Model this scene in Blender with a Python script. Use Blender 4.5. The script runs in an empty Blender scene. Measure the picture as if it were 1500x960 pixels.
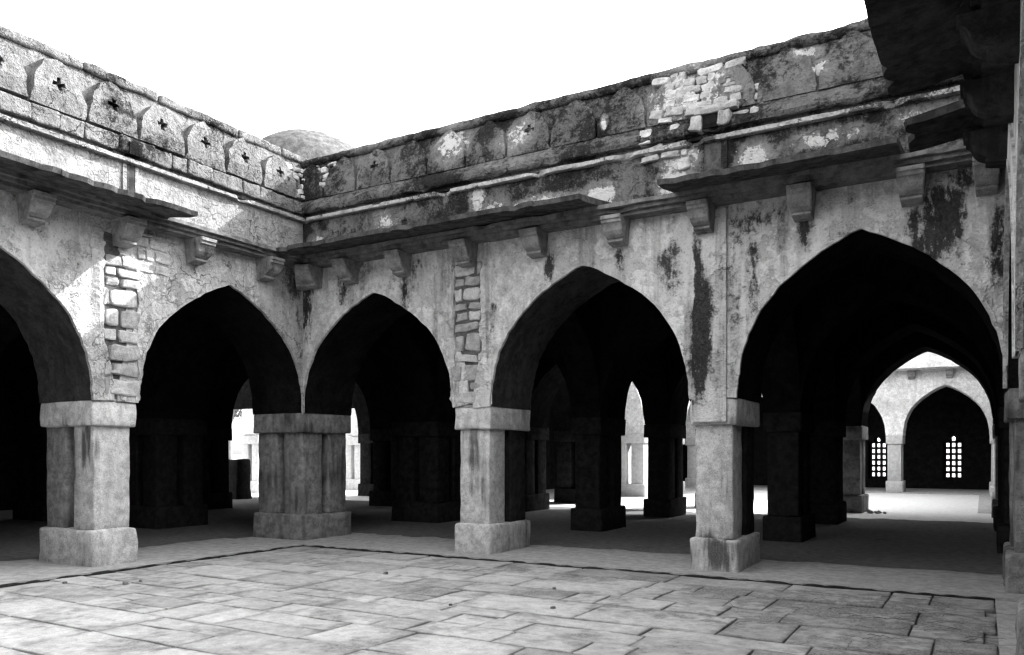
import bpy, bmesh, math, random
from mathutils import Vector, noise
from mathutils.geometry import tessellate_polygon

# ------------------------------------------------------------------ camera, sky, sun, exposure
scene = bpy.context.scene
COL = scene.collection
R = math.radians

cam_d = bpy.data.cameras.new('camera')
cam = bpy.data.objects.new('camera', cam_d)
COL.objects.link(cam)
cam.location = (9.063, -9.101, 1.339)
cam.rotation_euler = (R(90), 0, R(30.3225))
cam_d.sensor_width = 36
cam_d.lens = 28.29
cam_d.shift_y = 0.1233
cam_d.clip_start = 0.05
cam_d.clip_end = 3000
scene.camera = cam

SUN = Vector((0.62, 1.0, 0.874)).normalized()          # direction towards the sun
sun_el = math.asin(SUN.z)
sun_az = math.atan2(SUN.x, SUN.y)                       # clockwise from +Y
world = bpy.data.worlds.new('World')
scene.world = world
world.use_nodes = True
wn, wl = world.node_tree.nodes, world.node_tree.links
wn.clear()
wo = wn.new('ShaderNodeOutputWorld')
bg = wn.new('ShaderNodeBackground')
sk = wn.new('ShaderNodeTexSky')
sk.sky_type = 'NISHITA'
sk.sun_disc = False
sk.sun_elevation = sun_el
sk.sun_rotation = sun_az
sk.air_density = 1.6
sk.dust_density = 3.0
sk.ozone_density = 1.0
hs = wn.new('ShaderNodeHueSaturation')                  # black-and-white picture: a grey sky
hs.inputs['Saturation'].default_value = 0.0
wl.new(sk.outputs[0], hs.inputs['Color'])
wl.new(hs.outputs[0], bg.inputs['Color'])
bg.inputs['Strength'].default_value = 0.15
wl.new(bg.outputs[0], wo.inputs[0])

sun_d = bpy.data.lights.new('sun', 'SUN')
sun_d.energy = 2.0
sun_d.angle = R(0.5)
sun_d.color = (1, 1, 1)
sun = bpy.data.objects.new('sun', sun_d)
COL.objects.link(sun)
sun.rotation_euler = (-SUN).to_track_quat('-Z', 'Y').to_euler()

vs = scene.view_settings
vs.view_transform = 'Standard'
vs.look = 'None'
vs.gamma = 1.0
vs.use_curve_mapping = False
vs.exposure = 2.85
scene.cycles.max_bounces = 4
scene.cycles.diffuse_bounces = 3
scene.cycles.use_denoising = True
scene.cycles.pixel_filter_type = 'BLACKMAN_HARRIS'
scene.cycles.filter_width = 1.4

# ------------------------------------------------------------------ materials
def V3(v):
    return (v, v, v, 1)

class NT:
    def __init__(self, name):
        self.m = bpy.data.materials.new(name)
        self.m.use_nodes = True
        self.n, self.l = self.m.node_tree.nodes, self.m.node_tree.links
        self.b = self.n['Principled BSDF']
        self.b.inputs['Roughness'].default_value = 0.92
        self.b.inputs['Specular IOR Level'].default_value = 0.0
        g = self.n.new('ShaderNodeNewGeometry')
        self.pos = g.outputs['Position']
    def link(self, a, b):
        if isinstance(a, (int, float)):
            b.default_value = a
        else:
            self.l.new(a, b)
    def mapped(self, sc, loc=(0, 0, 0)):
        x = self.n.new('ShaderNodeMapping')
        x.inputs['Scale'].default_value = sc
        x.inputs['Location'].default_value = loc
        self.l.new(self.pos, x.inputs['Vector'])
        return x.outputs[0]
    def noise(self, scale, detail=6, rough=0.6, vec=None, dist=0.0):
        x = self.n.new('ShaderNodeTexNoise')
        x.inputs['Scale'].default_value = scale
        x.inputs['Detail'].default_value = detail
        x.inputs['Roughness'].default_value = rough
        x.inputs['Distortion'].default_value = dist
        self.l.new(vec if vec else self.pos, x.inputs['Vector'])
        return x.outputs['Fac']
    def voro(self, scale, vec=None, feature='DISTANCE_TO_EDGE', out='Distance'):
        x = self.n.new('ShaderNodeTexVoronoi')
        x.feature = feature
        x.inputs['Scale'].default_value = scale
        self.l.new(vec if vec else self.pos, x.inputs['Vector'])
        return x.outputs[out]
    def warp(self, amt, scale):
        x = self.n.new('ShaderNodeTexNoise')
        x.inputs['Scale'].default_value = scale
        x.inputs['Detail'].default_value = 5
        self.l.new(self.pos, x.inputs['Vector'])
        a = self.n.new('ShaderNodeVectorMath'); a.operation = 'MULTIPLY_ADD'
        self.l.new(x.outputs['Color'], a.inputs[0])
        a.inputs[1].default_value = (amt, amt, amt)
        self.l.new(self.pos, a.inputs[2])
        return a.outputs[0]
    def math(self, op, a, b=0.0, c=0.0, clamp=False):
        x = self.n.new('ShaderNodeMath'); x.operation = op; x.use_clamp = clamp
        self.link(a, x.inputs[0]); self.link(b, x.inputs[1]); self.link(c, x.inputs[2])
        return x.outputs[0]
    def ramp(self, f, lo, hi, a=0.0, b=1.0):
        x = self.n.new('ShaderNodeMapRange')
        x.interpolation_type = 'SMOOTHSTEP'
        self.link(f, x.inputs[0])
        x.inputs[1].default_value = lo; x.inputs[2].default_value = hi
        x.inputs[3].default_value = a; x.inputs[4].default_value = b
        return x.outputs[0]
    def mix(self, f, a, b):            # scalar mix: a*(1-f)+b*f
        x = self.n.new('ShaderNodeMix'); x.data_type = 'FLOAT'
        self.link(f, x.inputs[0]); self.link(a, x.inputs[2]); self.link(b, x.inputs[3])
        return x.outputs[0]
    def spots(self, lst):
        """soft ellipsoids in the wall: (x,y,z,rx,ry,rz,strength) -> summed 0..1 mask"""
        tot = None
        for (x, y, z, rx, ry, rz, s) in lst:
            a = self.n.new('ShaderNodeVectorMath'); a.operation = 'SUBTRACT'
            self.l.new(self.pos, a.inputs[0]); a.inputs[1].default_value = (x, y, z)
            b = self.n.new('ShaderNodeVectorMath'); b.operation = 'DIVIDE'
            self.l.new(a.outputs[0], b.inputs[0]); b.inputs[1].default_value = (rx, ry, rz)
            c = self.n.new('ShaderNodeVectorMath'); c.operation = 'LENGTH'
            self.l.new(b.outputs[0], c.inputs[0])
            f = self.ramp(c.outputs['Value'], 0.0, 1.25, s, 0.0)
            tot = f if tot is None else self.math('MAXIMUM', tot, f)
        return tot
    def finish(self, val, bump=None, strength=0.5, dist=0.02, rough=None):
        self.link(val, self.b.inputs['Base Color'])
        if bump is not None:
            x = self.n.new('ShaderNodeBump')
            x.inputs['Strength'].default_value = strength
            x.inputs['Distance'].default_value = dist
            self.l.new(bump, x.inputs['Height'])
            self.l.new(x.outputs[0], self.b.inputs['Normal'])
        if rough is not None:
            self.b.inputs['Roughness'].default_value = rough
        return self.m

def plaster(name, lo, hi, dark, lichen=(0.55, 0.72), streak=0.5, crack=0.0, crack_scale=5.0, patch=0.4,
            spots=None, lights=None, light_val=0.6, seed=0.0, bump=0.6):
    t = NT(name)
    off = (seed * 13.7, seed * 7.1, seed * 3.3)
    base = t.mapped((1, 1, 1), off)
    n_big = t.noise(0.9, 4, 0.6, base)
    n_mid = t.noise(5.0, 5, 0.68, base)
    n_fine = t.noise(34, 4, 0.75, base)
    n_brk = t.noise(11, 4, 0.75, base)
    n_run = t.noise(1.0, 4, 0.7, t.mapped((14, 14, 4), off))
    c = t.mix(t.ramp(n_mid, 0.3, 0.7), lo, hi)
    c = t.math('MULTIPLY', c, t.ramp(n_fine, 0.25, 0.75, 0.78, 1.15))
    c = t.math('MULTIPLY', c, t.ramp(n_brk, 0.3, 0.7, 0.74, 1.16))
    c = t.math('MULTIPLY', c, t.ramp(n_big, 0.35, 0.65, 0.86, 1.1))
    # peeled coat with sharp edges
    pk = t.ramp(t.noise(1.7, 6, 0.68, t.mapped((1, 1, 1), (off[0] + 31, off[1], 5))), 0.535, 0.56)
    c = t.mix(t.math('MULTIPLY', pk, patch), c, t.mix(n_fine, lo * 0.45, hi * 0.75))
    # rain streaks running down the wall
    st = t.noise(1.0, 3, 0.6, t.mapped((7, 7, 0.55), off))
    st = t.math('MULTIPLY', t.ramp(st, 0.47, 0.70), t.ramp(n_brk, 0.25, 0.7))
    c = t.mix(t.math('MULTIPLY', st, streak), c, dark)
    # lichen, black and patchy
    li = t.math('ADD', n_big, t.math('MULTIPLY', t.math('SUBTRACT', n_mid, 0.5), 0.55))
    li = t.math('ADD', li, t.math('MULTIPLY', t.math('SUBTRACT', n_brk, 0.5), 0.6))
    li = t.math('ADD', li, t.math('MULTIPLY', t.math('SUBTRACT', n_fine, 0.5), 0.5))
    if spots:
        li = t.math('ADD', li, t.math('MULTIPLY', t.spots(spots), t.ramp(n_run, 0.3, 0.68, 0.35, 1.2)))
    if lights:
        li = t.math('SUBTRACT', li, t.spots(lights))
    lm = t.ramp(li, lichen[0], lichen[1])
    c = t.mix(t.math('MULTIPLY', lm, 0.96), c, t.math('MULTIPLY', dark, t.ramp(n_fine, 0.3, 0.75, 0.5, 2.0)))
    if lights:
        lm2 = t.math('ADD', t.spots(lights), t.math('MULTIPLY', t.math('SUBTRACT', n_brk, 0.5), 1.6))
        c = t.mix(t.ramp(lm2, 0.36, 0.46), c, t.math('MULTIPLY', light_val, t.ramp(n_fine, 0.2, 0.8, 0.8, 1.1)))
    h = t.math('ADD', t.math('MULTIPLY', n_fine, 0.8), t.math('MULTIPLY', n_mid, 1.2))
    h = t.math('ADD', h, t.math('MULTIPLY', n_brk, 1.0))
    h = t.math('SUBTRACT', h, t.math('MULTIPLY', pk, 0.7))
    if crack:
        w = t.warp(0.5, 3.1)
        cr = t.ramp(t.voro(crack_scale, w), 0.0, 0.022, 1.0, 0.0)
        cr2 = t.ramp(t.voro(crack_scale * 2.6, w), 0.0, 0.05, 0.8, 0.0)
        gate = t.ramp(t.noise(1.3, 4, 0.5, t.mapped((1, 1, 1), (off[0] + 4, 2, 9))), 0.42, 0.6)
        cr = t.math('MAXIMUM', t.math('MULTIPLY', cr, gate), t.math('MULTIPLY', cr2, t.math('MULTIPLY', gate, t.ramp(n_big, 0.45, 0.6))))
        c = t.mix(t.math('MULTIPLY', cr, crack), c, 0.04)
        h = t.math('SUBTRACT', h, t.math('MULTIPLY', cr, 1.0))
    return t.finish(c, h, min(1.0, bump * 1.25), 0.06)

def stone_mat(name, lo, hi, speck=0.5, dark=0.06, lichen=(0.62, 0.8), seed=0.0, bump=0.6, spots=None, edge=0.0):
    t = NT(name)
    off = (seed * 5.7, seed * 3.1, seed * 9.3)
    base = t.mapped((1, 1, 1), off)
    n_big = t.noise(1.4, 4, 0.6, base)
    n_mid = t.noise(9, 4, 0.7, base)
    n_f = t.noise(60, 3, 0.75, base)
    n_v = t.noise(1.0, 3, 0.6, t.mapped((9, 9, 1.1), off))
    c = t.mix(t.ramp(n_mid, 0.3, 0.7), lo, hi)
    c = t.math('MULTIPLY', c, t.ramp(n_f, 0.3, 0.7, 1 - 0.5 * speck, 1 + 0.45 * speck))
    pit = t.ramp(t.noise(60, 2, 0.6, base), 0.6, 0.7)
    c = t.mix(t.math('MULTIPLY', pit, 0.6), c, dark)
    li = t.math('ADD', n_big, t.math('MULTIPLY', t.math('SUBTRACT', n_v, 0.5), 0.6))
    li = t.math('ADD', li, t.math('MULTIPLY', t.math('SUBTRACT', n_mid, 0.5), 0.4))
    if spots:
        li = t.math('ADD', li, t.math('MULTIPLY', t.spots(spots), t.ramp(n_v, 0.3, 0.65, 0.2, 1.4)))
    li = t.math('ADD', li, t.math('MULTIPLY', t.math('SUBTRACT', n_f, 0.5), 0.5))
    c = t.mix(t.math('MULTIPLY', t.ramp(li, lichen[0], lichen[1]), 0.9), c, t.math('MULTIPLY', dark, t.ramp(n_f, 0.3, 0.7, 0.5, 2.2)))
    if edge:
        tc = t.n.new('ShaderNodeTexCoord')
        sp = t.n.new('ShaderNodeSeparateXYZ'); t.l.new(tc.outputs['Generated'], sp.inputs[0])
        dx = t.math('SUBTRACT', 0.5, t.math('ABSOLUTE', t.math('SUBTRACT', sp.outputs[0], 0.5)))
        dy = t.math('SUBTRACT', 0.5, t.math('ABSOLUTE', t.math('SUBTRACT', sp.outputs[1], 0.5)))
        d_ = t.math('ADD', t.math('MINIMUM', dx, dy), t.math('MULTIPLY', t.math('SUBTRACT', t.noise(5, 4, 0.7, base), 0.5), 0.45))
        c = t.mix(t.ramp(d_, -0.06, 0.11, edge, 0.0), c, lo * 0.42)
    h = t.math('ADD', n_mid, t.math('MULTIPLY', n_f, 0.5))
    h = t.math('SUBTRACT', h, t.math('MULTIPLY', pit, 0.35))
    return t.finish(c, h, bump, 0.02)

L = 9.264
TH = 1.1
M = {}
M['wall_left'] = plaster('sunlit_plaster', 0.46, 0.7, 0.05, lichen=(0.56, 0.84), streak=0.5, patch=0.65, crack=0.75, crack_scale=3.2, seed=1,
                         spots=[(0, -0.15, 4.0, .4, .25, .5, .3), (0, -2.6, 4.1, .3, .5, .35, .22), (0, -0.1, 3.3, .3, .14, .7, .25)])
M['frieze_left'] = plaster('cracked_white_plaster', 0.24, 0.34, 0.02, lichen=(0.78, 0.95), streak=0.3, crack=0.9, crack_scale=3.4, seed=2, patch=0.3,
                           spots=[(0, -0.45, 5.2, .4, .45, .2, .35)])
M['parapet_left'] = plaster('crumbling_pale_plaster', 0.16, 0.28, 0.012, lichen=(0.5, 0.72), streak=0.4, crack=0.95, crack_scale=4.2, seed=3, patch=0.5, bump=0.9)
M['wall_back'] = plaster('streaked_grey_plaster', 0.54, 0.8, 0.022, lichen=(0.57, 0.86), streak=0.8, patch=0.6, seed=4,
                         spots=[(6.27, 0, 2.75, .15, .3, .85, .95), (6.22, 0, 3.4, .09, .3, .55, .6), (8.72, 0, 3.75, .3, .3, .45, .6), (8.55, 0, 3.4, .2, .3, .4, .5),
                                (9.2, 0, 3.4, .1, .4, .55, .65), (0.06, 0, 3.6, .25, .3, .8, .6), (4.3, 0, 3.75, .12, .3, .35, .5), (7.0, 0, 3.95, .5, .3, .2, .3), (1.98, 0, 3.6, .12, .3, .5, .42), (5.27, 0, 3.7, .1, .3, .35, .4), (7.4, 0, 3.75, .12, .3, .3, .4), (8.45, 0, 3.7, .12, .3, .3, .4), (3.45, 0, 3.3, .1, .3, .8, .35), (5.9, 0, 3.5, .16, .3, .5, .3), (2.6, 0, 2.9, .12, .3, .5, .3), (6.85, 0, 3.3, .1, .3, .6, .3), (2.2, 0, 3.9, .3, .3, .35, .3), (.8, 0, 3.85, .15, .3, .4, .4),
                                (8.9, 0, 4.05, .5, .3, .3, .3), (1.2, 0, 4.0, .5, .3, .2, .15)],
                         lights=[(6.17, 0, 3.35, .05, .2, .4, .5), (9.02, 0, 3.35, .12, .2, .6, .5), (5.6, 0, 3.9, .35, .2, .25, .35), (2.75, 0, 3.35, .1, .2, .6, .4)], light_val=0.55)
M['frieze_back'] = plaster('lichen_black_plaster', 0.16, 0.32, 0.016, lichen=(0.34, 0.56), streak=0.8, seed=5,
                           lights=[(5.95, 0, 4.52, .28, .3, .2, .9), (5.0, 0, 4.5, .3, .3, .2, .8), (4.2, 0, 4.55, .7, .3, .14, .55), (3.2, 0, 4.75, .14, .3, .3, .8), (3.45, 0, 4.55, .3, .3, .2, .6),
                                   (6.0, 0, 4.8, .3, .3, .25, .7), (6.85, 0, 4.62, .25, .3, .25, .7), (7.6, 0, 4.72, .5, .3, .13, .5), (1.6, 0, 4.7, .4, .3, .2, .45), (0.3, 0, 4.55, .25, .3, .2, .5), (8.6, 0, 4.75, .4, .3, .12, .5)], light_val=0.6, bump=0.9)
M['moulding_back'] = plaster('lichen_stone_moulding', 0.13, 0.28, 0.016, lichen=(0.34, 0.58), streak=0.3, seed=6, bump=0.9)
M['fillet_back'] = plaster('pale_fillet_stone', 0.4, 0.58, 0.05, lichen=(0.55, 0.68), streak=0.3, seed=9, bump=0.7)
M['parapet_back'] = plaster('lichen_parapet_plaster', 0.13, 0.3, 0.014, lichen=(0.34, 0.58), streak=0.5, seed=7, bump=1.0,
                            lights=[(2.75, .1, 5.6, .35, .3, .35, .6), (3.8, .1, 5.5, .4, .3, .3, .45), (6.1, .1, 5.5, .7, .3, .5, .65), (7.55, .1, 5.5, .1, .3, .12, .9), (5.05, .1, 5.4, .06, .3, .12, .8), (7.4, .1, 5.72, .2, .3, .1, .6)], light_val=0.52)
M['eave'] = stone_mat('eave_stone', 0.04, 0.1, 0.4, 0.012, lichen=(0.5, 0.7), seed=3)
M['eave_shaded'] = stone_mat('shaded_eave_stone', 0.02, 0.05, 0.4, 0.01, lichen=(0.5, 0.7), seed=35)  # eave stone made near black as shade on the backlit right side
M['cornice'] = stone_mat('cornice_stone', 0.09, 0.19, 0.4, 0.03, lichen=(0.55, 0.75), seed=4)  # cornice, like the brackets, darkened to carry the shade under the eave
M['bracket'] = stone_mat('bracket_stone', 0.15, 0.3, 0.35, 0.03, lichen=(0.58, 0.8), seed=5)
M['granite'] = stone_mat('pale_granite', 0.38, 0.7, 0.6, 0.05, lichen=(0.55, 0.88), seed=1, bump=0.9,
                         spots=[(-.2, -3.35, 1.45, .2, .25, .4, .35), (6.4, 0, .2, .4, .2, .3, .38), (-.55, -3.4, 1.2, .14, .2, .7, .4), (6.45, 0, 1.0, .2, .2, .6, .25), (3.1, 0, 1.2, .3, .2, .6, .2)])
M['granite_dark'] = stone_mat('weathered_shaded_granite', 0.14, 0.33, 0.5, 0.03, lichen=(0.47, 0.76), seed=2, bump=0.9)
M['rubble'] = stone_mat('rubble_stone', 0.3, 0.52, 0.35, 0.07, lichen=(0.7, 0.9), seed=7, bump=0.9)
M['rubble_grey'] = stone_mat('grey_rubble_stone', 0.22, 0.4, 0.35, 0.06, lichen=(0.62, 0.85), seed=8, bump=0.9)
M['mortar'] = stone_mat('dark_mortar', 0.06, 0.13, 0.6, 0.04, lichen=(0.5, 0.8), seed=9, bump=1.0)
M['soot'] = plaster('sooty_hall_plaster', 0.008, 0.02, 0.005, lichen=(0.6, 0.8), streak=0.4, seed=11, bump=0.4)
M['reveal'] = plaster('dark_arch_soffit', 0.009, 0.022, 0.005, lichen=(0.5, 0.72), streak=0.7, seed=12, bump=0.6)  # arch undersides much darker than the wall plaster
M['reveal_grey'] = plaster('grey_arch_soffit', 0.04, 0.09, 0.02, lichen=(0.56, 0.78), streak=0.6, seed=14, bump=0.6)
M['whitewash'] = plaster('whitewashed_plaster', 0.74, 0.86, 0.14, lichen=(0.72, 0.95), streak=0.35, seed=13, patch=0.2)
M['hall_granite'] = stone_mat('sooty_shaded_granite', 0.015, 0.035, 0.5, 0.008, lichen=(0.6, 0.8), seed=12)  # granite darkened past soot to carry shade on piers and rear shafts
M['court2_granite'] = stone_mat('court_granite', 0.4, 0.55, 0.4, 0.1, lichen=(0.75, 0.95), seed=13)
M['hall_floor'] = stone_mat('worn_cement_floor', 0.28, 0.42, 0.25, 0.1, lichen=(0.62, 0.9), seed=14, bump=0.35)
M['court2_floor'] = stone_mat('pale_court_paving', 0.5, 0.62, 0.25, 0.2, lichen=(0.7, 0.95), seed=15, bump=0.35)
M['hall_shade_floor'] = stone_mat('shaded_hall_floor', 0.11, 0.18, 0.3, 0.04, lichen=(0.6, 0.9), seed=17, bump=0.5)  # floor tone lowered to paint the shade deepening into the halls
M['groove_shade'] = stone_mat('groove_shade_edge', 0.02, 0.05, 0.5, 0.01, seed=18)  # near-black riser strip painting the shade line of the floor groove
M['joint'] = stone_mat('paving_joint_earth', 0.16, 0.26, 0.4, 0.06, seed=16, bump=0.6)
PAV = [stone_mat('paving_stone_%s' % n, lo, hi, 0.3, 0.14, lichen=(0.44, 0.72), seed=20 + i, bump=0.6, edge=0.6, spots=[(8.3, -1.5, 0, 1.5, .9, .3, .26), (7.4, -2.4, 0, .9, .6, .3, .2), (8.6, -3.2, 0, .9, 1.0, .3, .24), (6.9, -1.2, 0, .8, .3, .3, .18), (5.6, -.9, 0, .6, .25, .3, .16)]) for i, (n, lo, hi) in enumerate((
    ('pale', .36, .52), ('mid', .33, .48), ('grey', .29, .43), ('dull', .24, .37)))]
M['earth'] = stone_mat('dry_earth', 0.26, 0.4, 0.3, 0.12, lichen=(0.66, 0.9), seed=30, bump=0.5)
M['dome'] = stone_mat('lichen_dome_plaster', 0.07, 0.16, 0.6, 0.02, lichen=(0.5, 0.8), seed=31, bump=0.9)
M['twig'] = stone_mat('dry_twig', 0.05, 0.09, 0.3, 0.03, seed=32)
M['leaf'] = stone_mat('leaf', 0.05, 0.1, 0.3, 0.03, seed=33)
M['bark'] = stone_mat('bark', 0.1, 0.18, 0.3, 0.04, seed=34)

# ------------------------------------------------------------------ helpers
def tag(o, label=None, cat=None, group=None, kind=None):
    if label: o['label'] = label
    if cat: o['category'] = cat
    if group: o['group'] = group
    if kind: o['kind'] = kind
    return o

def empty(name, loc, parent=None):
    o = bpy.data.objects.new(name, None)
    COL.objects.link(o)
    o.empty_display_size = 0.2
    base = Vector(loc)
    if parent is not None:
        o.parent = parent
        o.location = base - wloc(parent)
    else:
        o.location = base
    return o

def wloc(o):
    v = Vector((0, 0, 0))
    while o is not None:
        v = v + o.location
        o = o.parent
    return v

def mesh_obj(name, verts, faces, mat, parent=None, smooth=False, recalc=True):
    """verts in world coordinates; the origin goes to the centre of the piece"""
    n = len(verts)
    c = Vector((sum(v[0] for v in verts) / n, sum(v[1] for v in verts) / n, min(v[2] for v in verts)))
    me = bpy.data.meshes.new(name)
    me.from_pydata([(v[0] - c.x, v[1] - c.y, v[2] - c.z) for v in verts], [], faces)
    if recalc:
        bm = bmesh.new(); bm.from_mesh(me)
        bmesh.ops.recalc_face_normals(bm, faces=bm.faces)
        bm.to_mesh(me); bm.free()
    if smooth:
        me.polygons.foreach_set('use_smooth', [True] * len(me.polygons))
    me.materials.append(mat)
    o = bpy.data.objects.new(name, me)
    COL.objects.link(o)
    if parent is not None:
        o.parent = parent
        o.location = c - wloc(parent)
    else:
        o.location = c
    return o

def inst(name, me, loc, rotz=0.0, parent=None, scale=(1, 1, 1), rot=None):
    o = bpy.data.objects.new(name, me)
    COL.objects.link(o)
    if parent is not None:
        o.parent = parent
        o.location = Vector(loc) - wloc(parent)
    else:
        o.location = loc
    o.rotation_euler = rot if rot else (0, 0, rotz)
    o.scale = scale
    return o

def axis_pos(h, r, n):
    inner = [(-h + r) + (2 * h - 2 * r) * i / n for i in range(n + 1)]
    return [-h] + inner + [h]

def rough_box(dims, seg=(2, 2, 2), rnd=0.02, amp=0.006, freq=6.0, seed=0.0):
    """a worn block: chamfered, dented; returns local verts (centred) and faces"""
    hx, hy, hz = dims[0] / 2, dims[1] / 2, dims[2] / 2
    r = min(rnd, hx * 0.6, hy * 0.6, hz * 0.6)
    P = [axis_pos(hx, r, seg[0]), axis_pos(hy, r, seg[1]), axis_pos(hz, r, seg[2])]
    N = [len(p) - 1 for p in P]
    idx, verts, faces = {}, [], []
    def vid(i, j, k):
        key = (i, j, k)
        if key in idx: return idx[key]
        p = Vector((P[0][i], P[1][j], P[2][k]))
        q = Vector((max(-hx + r, min(hx - r, p.x)), max(-hy + r, min(hy - r, p.y)), max(-hz + r, min(hz - r, p.z))))
        d = p - q
        if d.length > 1e-9:
            p = q + d.normalized() * r
        w = p * freq + Vector((seed * 17.3, seed * 5.1, seed * 9.7))
        p = p + noise.noise_vector(w) * amp + noise.noise_vector(w * 3.1) * amp * 0.4
        idx[key] = len(verts); verts.append(p)
        return idx[key]
    def grid(f, na, nb):
        for a in range(na):
            for b in range(nb):
                faces.append((f(a, b), f(a + 1, b), f(a + 1, b + 1), f(a, b + 1)))
    grid(lambda a, b: vid(a, b, 0), N[0], N[1]); grid(lambda a, b: vid(a, b, N[2]), N[0], N[1])
    grid(lambda a, b: vid(a, 0, b), N[0], N[2]); grid(lambda a, b: vid(a, N[1], b), N[0], N[2])
    grid(lambda a, b: vid(0, a, b), N[1], N[2]); grid(lambda a, b: vid(N[0], a, b), N[1], N[2])
    return verts, faces

def block(name, lo, hi, mat, parent, seg=(3, 3, 5), rnd=0.02, amp=0.006, freq=6.0, seed=0.0, smooth=True):
    c = [(lo[i] + hi[i]) / 2 for i in range(3)]
    v, f = rough_box([hi[i] - lo[i] for i in range(3)], seg, rnd, amp, freq, seed)
    return mesh_obj(name, [(p.x + c[0], p.y + c[1], p.z + c[2]) for p in v], f, mat, parent, smooth)

def box_obj(name, lo, hi, mat, parent=None):
    x0, y0, z0 = lo; x1, y1, z1 = hi
    v = [(x0, y0, z0), (x1, y0, z0), (x1, y1, z0), (x0, y1, z0), (x0, y0, z1), (x1, y0, z1), (x1, y1, z1), (x0, y1, z1)]
    f = [(0, 1, 2, 3), (4, 5, 6, 7), (0, 1, 5, 4), (1, 2, 6, 5), (2, 3, 7, 6), (3, 0, 4, 7)]
    return mesh_obj(name, v, f, mat, parent)

# wall frames: along, out (towards the open court), up -> world
class Frame:
    def __init__(self, fn, rotz):
        self.fn, self.rotz = fn, rotz
    def __call__(self, a, o, z):
        return self.fn(a, o, z)

ZS, ZA = 1.97, 3.69                 # spring and apex of the arches
HALF = [(1, 0), (.992, .08), (.978, .16), (.955, .27), (.915, .37), (.865, .455), (.79, .56), (.69, .655), (.565, .745), (.42, .83), (.30, .89), (.15, .953), (0, 1)]

def catmull(pts, n):
    out = []
    for i in range(len(pts) - 1):
        p0 = pts[max(i - 1, 0)]; p1 = pts[i]; p2 = pts[i + 1]; p3 = pts[min(i + 2, len(pts) - 1)]
        for k in range(n):
            t = k / n
            out.append(tuple(0.5 * (2 * p1[j] + (p2[j] - p0[j]) * t + (2 * p0[j] - 5 * p1[j] + 4 * p2[j] - p3[j]) * t * t
                                    + (3 * p1[j] - p0[j] - 3 * p2[j] + p3[j]) * t ** 3) for j in (0, 1)))
    out.append(pts[-1])
    return out
HALF_FINE = catmull(HALF, 2)

def arch_pts(a0, a1, zs=ZS, za=ZA, jit=0.0, seed=0):
    """points of the arch from a0 over the apex to a1"""
    c, h = (a0 + a1) / 2, (a1 - a0) / 2
    rnd = random.Random(seed)
    left = [(c - h * d, zs + (za - zs) * z) for d, z in HALF_FINE]
    right = [(c + h * d, zs + (za - zs) * z) for d, z in reversed(HALF_FINE[:-1])]
    pts = left + right
    if jit:
        pts = [p if i in (0, len(pts) - 1) else (p[0] + rnd.uniform(-jit, jit), p[1] + rnd.uniform(-jit, jit)) for i, p in enumerate(pts)]
    return pts

def arch_band(pts, w, apex_w):
    """outline at a distance w outside the arch"""
    out = []
    n = len(pts); mid = n // 2
    for i, p in enumerate(pts):
        if i == mid:
            out.append((p[0], p[1] + apex_w)); continue
        q0 = pts[max(i - 1, 0)]; q1 = pts[min(i + 1, n - 1)]
        t = Vector((q1[0] - q0[0], q1[1] - q0[1])).normalized()
        nx, nz = -t.y, t.x
        out.append((p[0] + nx * w, p[1] + nz * w))
    return out

def arch_wall(fr, a0, a1, o_front, o_back, z_bot, z_top, openings, mat, parent, name='spandrel_wall', soffit=None, jit=0.006, seed=0, zs=ZS, za=ZA, caps=True):
    """a wall pierced by pointed arches: one mesh with front, back, tops; arch soffits as parts of their own"""
    cols = [(a0, z_bot)]
    arcs = []
    for k, (p, q) in enumerate(openings):
        pts = arch_pts(p, q, zs, za, jit, seed * 31 + k)
        arcs.append(pts)
        cols += [(p, z_bot)] if p > cols[-1][0] + 1e-6 else []
        cols += pts
        cols += [(q, z_bot)]
    if a1 > cols[-1][0] + 1e-6:
        cols.append((a1, z_bot))
    verts, faces = [], []
    for (a, z) in cols:
        verts += [fr(a, o_front, z), fr(a, o_front, z_top), fr(a, o_back, z), fr(a, o_back, z_top)]
    for i in range(len(cols) - 1):
        if abs(cols[i + 1][0] - cols[i][0]) < 1e-9:
            continue
        b, n = 4 * i, 4 * i + 4
        faces += [(b, n, n + 1, b + 1), (b + 2, b + 3, n + 3, n + 2), (b + 1, n + 1, n + 3, b + 3)]
    if caps:
        faces.append((0, 1, 3, 2)); e = 4 * (len(cols) - 1); faces.append((e, e + 2, e + 3, e + 1))
    ob = mesh_obj(name, verts, faces, mat, parent, recalc=False)
    for k, pts in enumerate(arcs):
        v, f = [], []
        nd = 4
        for (a, z) in pts:
            for d in range(nd + 1):
                v.append(fr(a, o_front + (o_back - o_front) * d / nd, z))
        for i in range(len(pts) - 1):
            for d in range(nd):
                b = i * (nd + 1) + d
                f.append((b, b + 1, b + nd + 2, b + nd + 1))
        mesh_obj('arch_soffit', v, f, (soffit[k] if isinstance(soffit, list) else soffit) or mat, parent, smooth=True, recalc=False)
    return ob, arcs

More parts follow.
